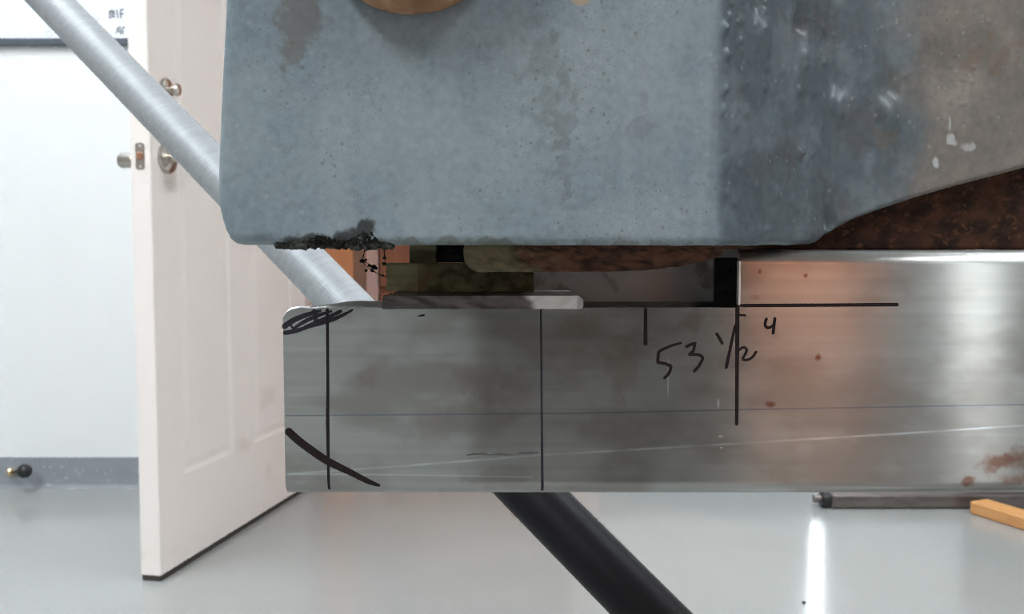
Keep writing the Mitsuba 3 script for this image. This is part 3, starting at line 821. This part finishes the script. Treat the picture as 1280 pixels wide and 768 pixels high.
# ------------------------------------------------------------------ packing in the notch
thing('flat_bar', 'dark flat steel bar with a bright ground end, on the cut lip of the tube', 'steel bar')
fb = Polygon([(-0.0528, 0.4080), (-0.0522, 0.3535), (-0.0506, 0.3520), (0.0262, 0.3520), (0.0288, 0.3545), (0.0288, 0.4080)])
fb = extrude(fb, 0.0053).translate([0, 0, 0.7033]) ^ plate_xz([(-0.0535, 0.7030), (-0.0528, 0.7045), (-0.0515, 0.7090), (0.0262, 0.7090), (0.0289, 0.7068), (0.0289, 0.7045), (0.0280, 0.7030)], 0.3, 0.5)
m = tm(fb.refine_to_length(0.0016))
lft = np.exp(-((m.vertices[:, 0] + 0.053) / 0.010) ** 2)
m.vertices[:, 2] += 0.0009 * lft * (meshkit.fbm(m.vertices * 350, 3, 4) - 0.5)
add('flat_bar', rough(m, 0.00012, 300, 6), 'bar_steel', smooth=30)
thing('olive_shim', 'olive brown block wedged between the flat bar and the rusty flange', 'block')
sh = extrude(Polygon([(-0.0413, 0.3850), (0.0096, 0.3900), (0.0096, 0.4120), (-0.0571, 0.4120), (-0.0571, 0.4000)]), 0.0124).translate([0, 0, 0.7088])
add('olive_shim', rough(tm(sh.refine_to_length(0.0018)), 0.0004, 220, 7), 'olive_dirt', smooth=40)
thing('backing_plate', 'plain grey steel plate standing behind the notch of the tube', 'steel plate')
add('backing_plate', tm(cbox(-0.0250, 0.190, 0.4170, 0.4230, 0.640, 0.7340, 0.0008)), 'rear_plate_steel')

# cobweb strand with dirt hanging beside the shim
thing('cobweb', 'strand of cobweb clogged with crumbs of dirt beside the olive block', 'cobweb')
pts = np.array([[-0.0660, 0.395, 0.7270], [-0.0672, 0.395, 0.7222], [-0.0650, 0.395, 0.7195], [-0.0628, 0.395, 0.7180], [-0.0600, 0.396, 0.7162], [-0.0572, 0.3995, 0.7150]])
cw = [rod(pts[i], pts[i + 1], 0.00022, n=8) for i in range(len(pts) - 1)]
cw += [rod([-0.0672, 0.395, 0.7225], [-0.0610, 0.395, 0.7192], 0.00018, n=8), rod([-0.0575, 0.395, 0.7290], [-0.0573, 0.3985, 0.7202], 0.00018, n=8)]
for c, r in (((-0.0672, 0.395, 0.7222), 0.0010), ((-0.0655, 0.395, 0.7228), 0.0006), ((-0.0640, 0.395, 0.7202), 0.0008), ((-0.0622, 0.395, 0.7196), 0.0011), ((-0.0612, 0.395, 0.7190), 0.0008), ((-0.0628, 0.395, 0.7180), 0.0008),
             ((-0.0655, 0.395, 0.7180), 0.0007), ((-0.0585, 0.397, 0.7158), 0.0006), ((-0.0573, 0.396, 0.7235), 0.0008), ((-0.0576, 0.397, 0.7210), 0.0009)):
    cw.append(m3.Manifold.sphere(r, 12).scale([1.2, 1, 0.9]).translate(list(c)))
add('cobweb', rough(tm(m3.Manifold.batch_boolean(cw, m3.OpType.Add).refine_to_length(0.0006)), 0.0003, 900, 3, 2), 'dirt_crust', smooth=60)

# ------------------------------------------------------------------ slanting pole behind the tube
thing('slanting_pole', 'slanting silver pole with a black lower sleeve, passing behind the tube', 'pole')
A = np.array([-0.4693, 0.910, 0.9833])
B = np.array([0.0895, 0.573, 0.4860])
dv = (B - A) / np.linalg.norm(B - A)
foot = B + dv * (B[2] / -dv[2])
top = A - dv * 0.62


def pipe(p, q, r, key, mat, wall=0.002, cap=False):
    L = float(np.linalg.norm(q - p))
    prof = [(0, 0), (r - 0.001, 0), (r, 0.001), (r, L - 0.001), (r - 0.001, L), (0, L)]
    k = aim(lathe(prof, 48), p, q - p)
    mm = tm(k.refine_to_length(0.05))
    v, f, nn = meshkit.arrays(mm, 40)
    w = v - p
    t = w @ ((q - p) / L)
    rad = w - t[:, None] * ((q - p) / L)
    path = meshkit.write_ply(trimesh.Trimesh(v, f, process=False), False, uv=np.column_stack([t, np.arctan2(rad[:, 2], rad[:, 0]) / (2 * math.pi)]), normals=nn)
    scene[key] = {'type': 'ply', 'filename': path, 'face_normals': False, 'bsdf': {'type': 'ref', 'id': mat}}


mid = A + dv * 0.545
pipe(top, mid + dv * 0.05, 0.0188, 'slanting_pole__tube', 'pole_zinc')
pipe(mid, foot + np.array([0, 0, 0.0125]), 0.0196, 'slanting_pole__sleeve', 'black_sleeve')
labels['slanting_pole__sleeve'] = {'label': 'black lower sleeve'}

# ------------------------------------------------------------------ things on the floor at the right
thing('floor_bar', 'rusty dark steel bar lying on the floor under the tube at the right', 'steel bar')
p, q = np.array([0.905, 2.485, 0.021]), np.array([1.62, 2.495, 0.021])
bar = cbox(0.912, 1.62, 2.468, 2.512, 0.0005, 0.043, 0.006)
add('floor_bar__body', tm(bar), 'floor_bar_steel')
add('floor_bar__end_cap', tm(aim(lathe([(0, 0), (0.020, 0), (0.0235, 0.004), (0.0235, 0.020), (0.019, 0.026), (0, 0.026)], 32), [0.906, 2.49, 0.0238], [1, 0, 0]).translate([-0.02, 0, 0])), 'black_rubber', smooth=30)
add('floor_bar__spout', tm(aim(lathe([(0, 0), (0.011, 0), (0.012, 0.002), (0.012, 0.028), (0, 0.028)], 24), [0.870, 2.49, 0.0200], [1, 0, 0]).translate([-0.004, 0, 0.006])), 'floor_bar_steel', smooth=30)
thing('wooden_plank', 'orange stained wooden plank lying on the floor at the right edge', 'plank')
pl = cbox(0, 0.85, -0.033, 0.033, 0.0, 0.036, 0.004)
an = math.atan2(-0.925, 0.38)
PM = np.column_stack([[math.cos(an), math.sin(an), 0], [-math.sin(an), math.cos(an), 0], [0, 0, 1], [1.312, 2.440, 0.0005]])
add('wooden_plank', tm(pl.transform(PM)), 'plank_wood')
thing('black_case', 'black case on the floor behind the plank at the right edge', 'case')
add('black_case__body', tm(cbox(1.405, 2.05, 2.535, 2.690, 0.0005, 0.34, 0.01)), 'dark_box_paint')
add('black_case__lid', tm(cbox(1.400, 2.055, 2.530, 2.6945, 0.342, 0.40, 0.01)), 'dark_box_paint')

thing('floor_grit', 'small dark crumb of grit on the floor beside the bright reflection', 'grit')
add('floor_grit', rough(tm(m3.Manifold.sphere(0.0034, 16).scale([1.2, 0.9, 0.7]).translate([0.6075, 1.791, 0.0022])), 0.0006, 400, 3), 'dirt_crust', smooth=True)

# ------------------------------------------------------------------ added stand-ins for what the tube's face mirrors, behind the camera
thing('added_cabinet', 'added dark brown cabinet behind the camera, standing in for the mirrored person', 'cabinet')  # added to mirror as the dark figure in the tube's face
CB = -1.70
add('added_cabinet__body', tm(cbox(-0.11, 0.600, CB - 0.45, CB - 0.02, 0.03, 1.55, 0.006)), 'dark_cabinet_paint')
for i, (z0, z1) in enumerate(((0.06, 0.55), (0.56, 0.86), (0.87, 1.17), (1.18, 1.52))):
    sfx = f'_{i:03d}' if i else ''
    add('added_cabinet__drawer' + sfx, tm(cbox(-0.10, 0.590, CB - 0.02, CB, z0, z1, 0.004)), 'dark_cabinet_paint')
    add('added_cabinet__drawer' + sfx + '__handle', tm(cbox(0.16, 0.37, CB - 0.001, CB + 0.018, z1 - 0.07, z1 - 0.05, 0.004)), 'floor_bar_steel')
thing('added_pedestal', 'added low grey pedestal under the orange locker, shaping its reflection', 'pedestal')  # added so the orange reflection ends above the tube's underside
TURN = math.radians(38.0)                                      # turned towards the left of the room
LM = np.column_stack([[math.cos(TURN), math.sin(TURN), 0], [-math.sin(TURN), math.cos(TURN), 0], [0, 0, 1], [0.655, CB - 0.20, 0]])
add('added_pedestal__body', tm(cbox(0.0, 0.36, -0.40, -0.01, 0.0005, 0.378, 0.005).transform(LM)), 'rear_paint')
add('added_pedestal__drawer', tm(cbox(0.006, 0.354, -0.01, 0.002, 0.05, 0.35, 0.003).transform(LM)), 'rear_paint')
thing('added_locker', 'added orange locker behind the camera, put there for its reflection in the tube', 'locker')  # added to give the tube its orange band
add('added_locker__body', tm(cbox(0.0, 0.36, -0.40, -0.015, 0.3785, 1.65, 0.006).transform(LM)), 'orange_locker_paint')
add('added_locker__door', tm(cbox(0.004, 0.356, -0.015, 0, 0.40, 1.62, 0.004).transform(LM)), 'orange_locker_paint')

# lamp added to brighten the locker in the tube's reflection
thing('added_lamp', 'added warm lamp on a slim floor stand, brightening the orange locker behind the camera', 'lamp')
LP = np.array([0.30, -1.28, 1.62])
AIMED = np.array([0.70, -1.70, 0.80]) - LP
AIMED /= np.linalg.norm(AIMED)
add('added_lamp__shade', tm(aim(lathe([(0.0, -0.10), (0.035, -0.10), (0.045, -0.06), (0.095, 0.03), (0.092, 0.03), (0.042, -0.056), (0.0, -0.06)]), LP, AIMED)), 'black_rubber', smooth=30)
disc = tm(aim(lathe([(0, 0.0), (0.060, 0.0), (0.056, 0.014), (0.030, 0.024), (0, 0.027)]), LP, AIMED))
scene['added_lamp__bulb'] = mikit.ply(disc, 'lamp_frame', emitter={'type': 'area', 'radiance': rgb(*[ADDED_LAMP * c for c in (1.0, 0.80, 0.58)])})
add('added_lamp__pole', tm(rod([0.30, -1.22, 0.02], [0.30, -1.22, 1.66], 0.010)), 'black_rubber', smooth=30)
add('added_lamp__base', tm(lathe([(0, 0.0005), (0.13, 0.0005), (0.13, 0.018), (0.02, 0.028), (0, 0.028)]).translate([0.30, -1.22, 0])), 'black_rubber', smooth=30)

# ------------------------------------------------------------------ stand that carries the tube, right of the frame
thing('axle_stand', 'red axle stand carrying the tube right of the frame', 'stand')
top_z = TZ0 - 0.0005
sx, sy = 0.86, 0.3905
add('axle_stand__saddle', tm(cbox(sx - 0.05, sx + 0.05, sy - 0.045, sy + 0.045, top_z - 0.02, top_z, 0.003)), 'stand_paint')
add('axle_stand__column', tm(rod([sx, sy, 0.25], [sx, sy, top_z - 0.018], 0.022)), 'floor_bar_steel', smooth=30)
for i, (a, b) in enumerate(((-1, -1), (1, -1), (1, 1), (-1, 1))):
    add('axle_stand__leg' + (f'_{i:03d}' if i else ''), tm(m3.Manifold.hull_points(np.array([[sx + a * (0.018 + k) + w * 0.015 * 1, sy + b * (0.018 + k * 0.8) + w2 * 0.015, zz] for k, zz in ((0, 0.42), (0.10, 0.0005)) for w in (-1, 1) for w2 in (-1, 1)]))), 'stand_paint')
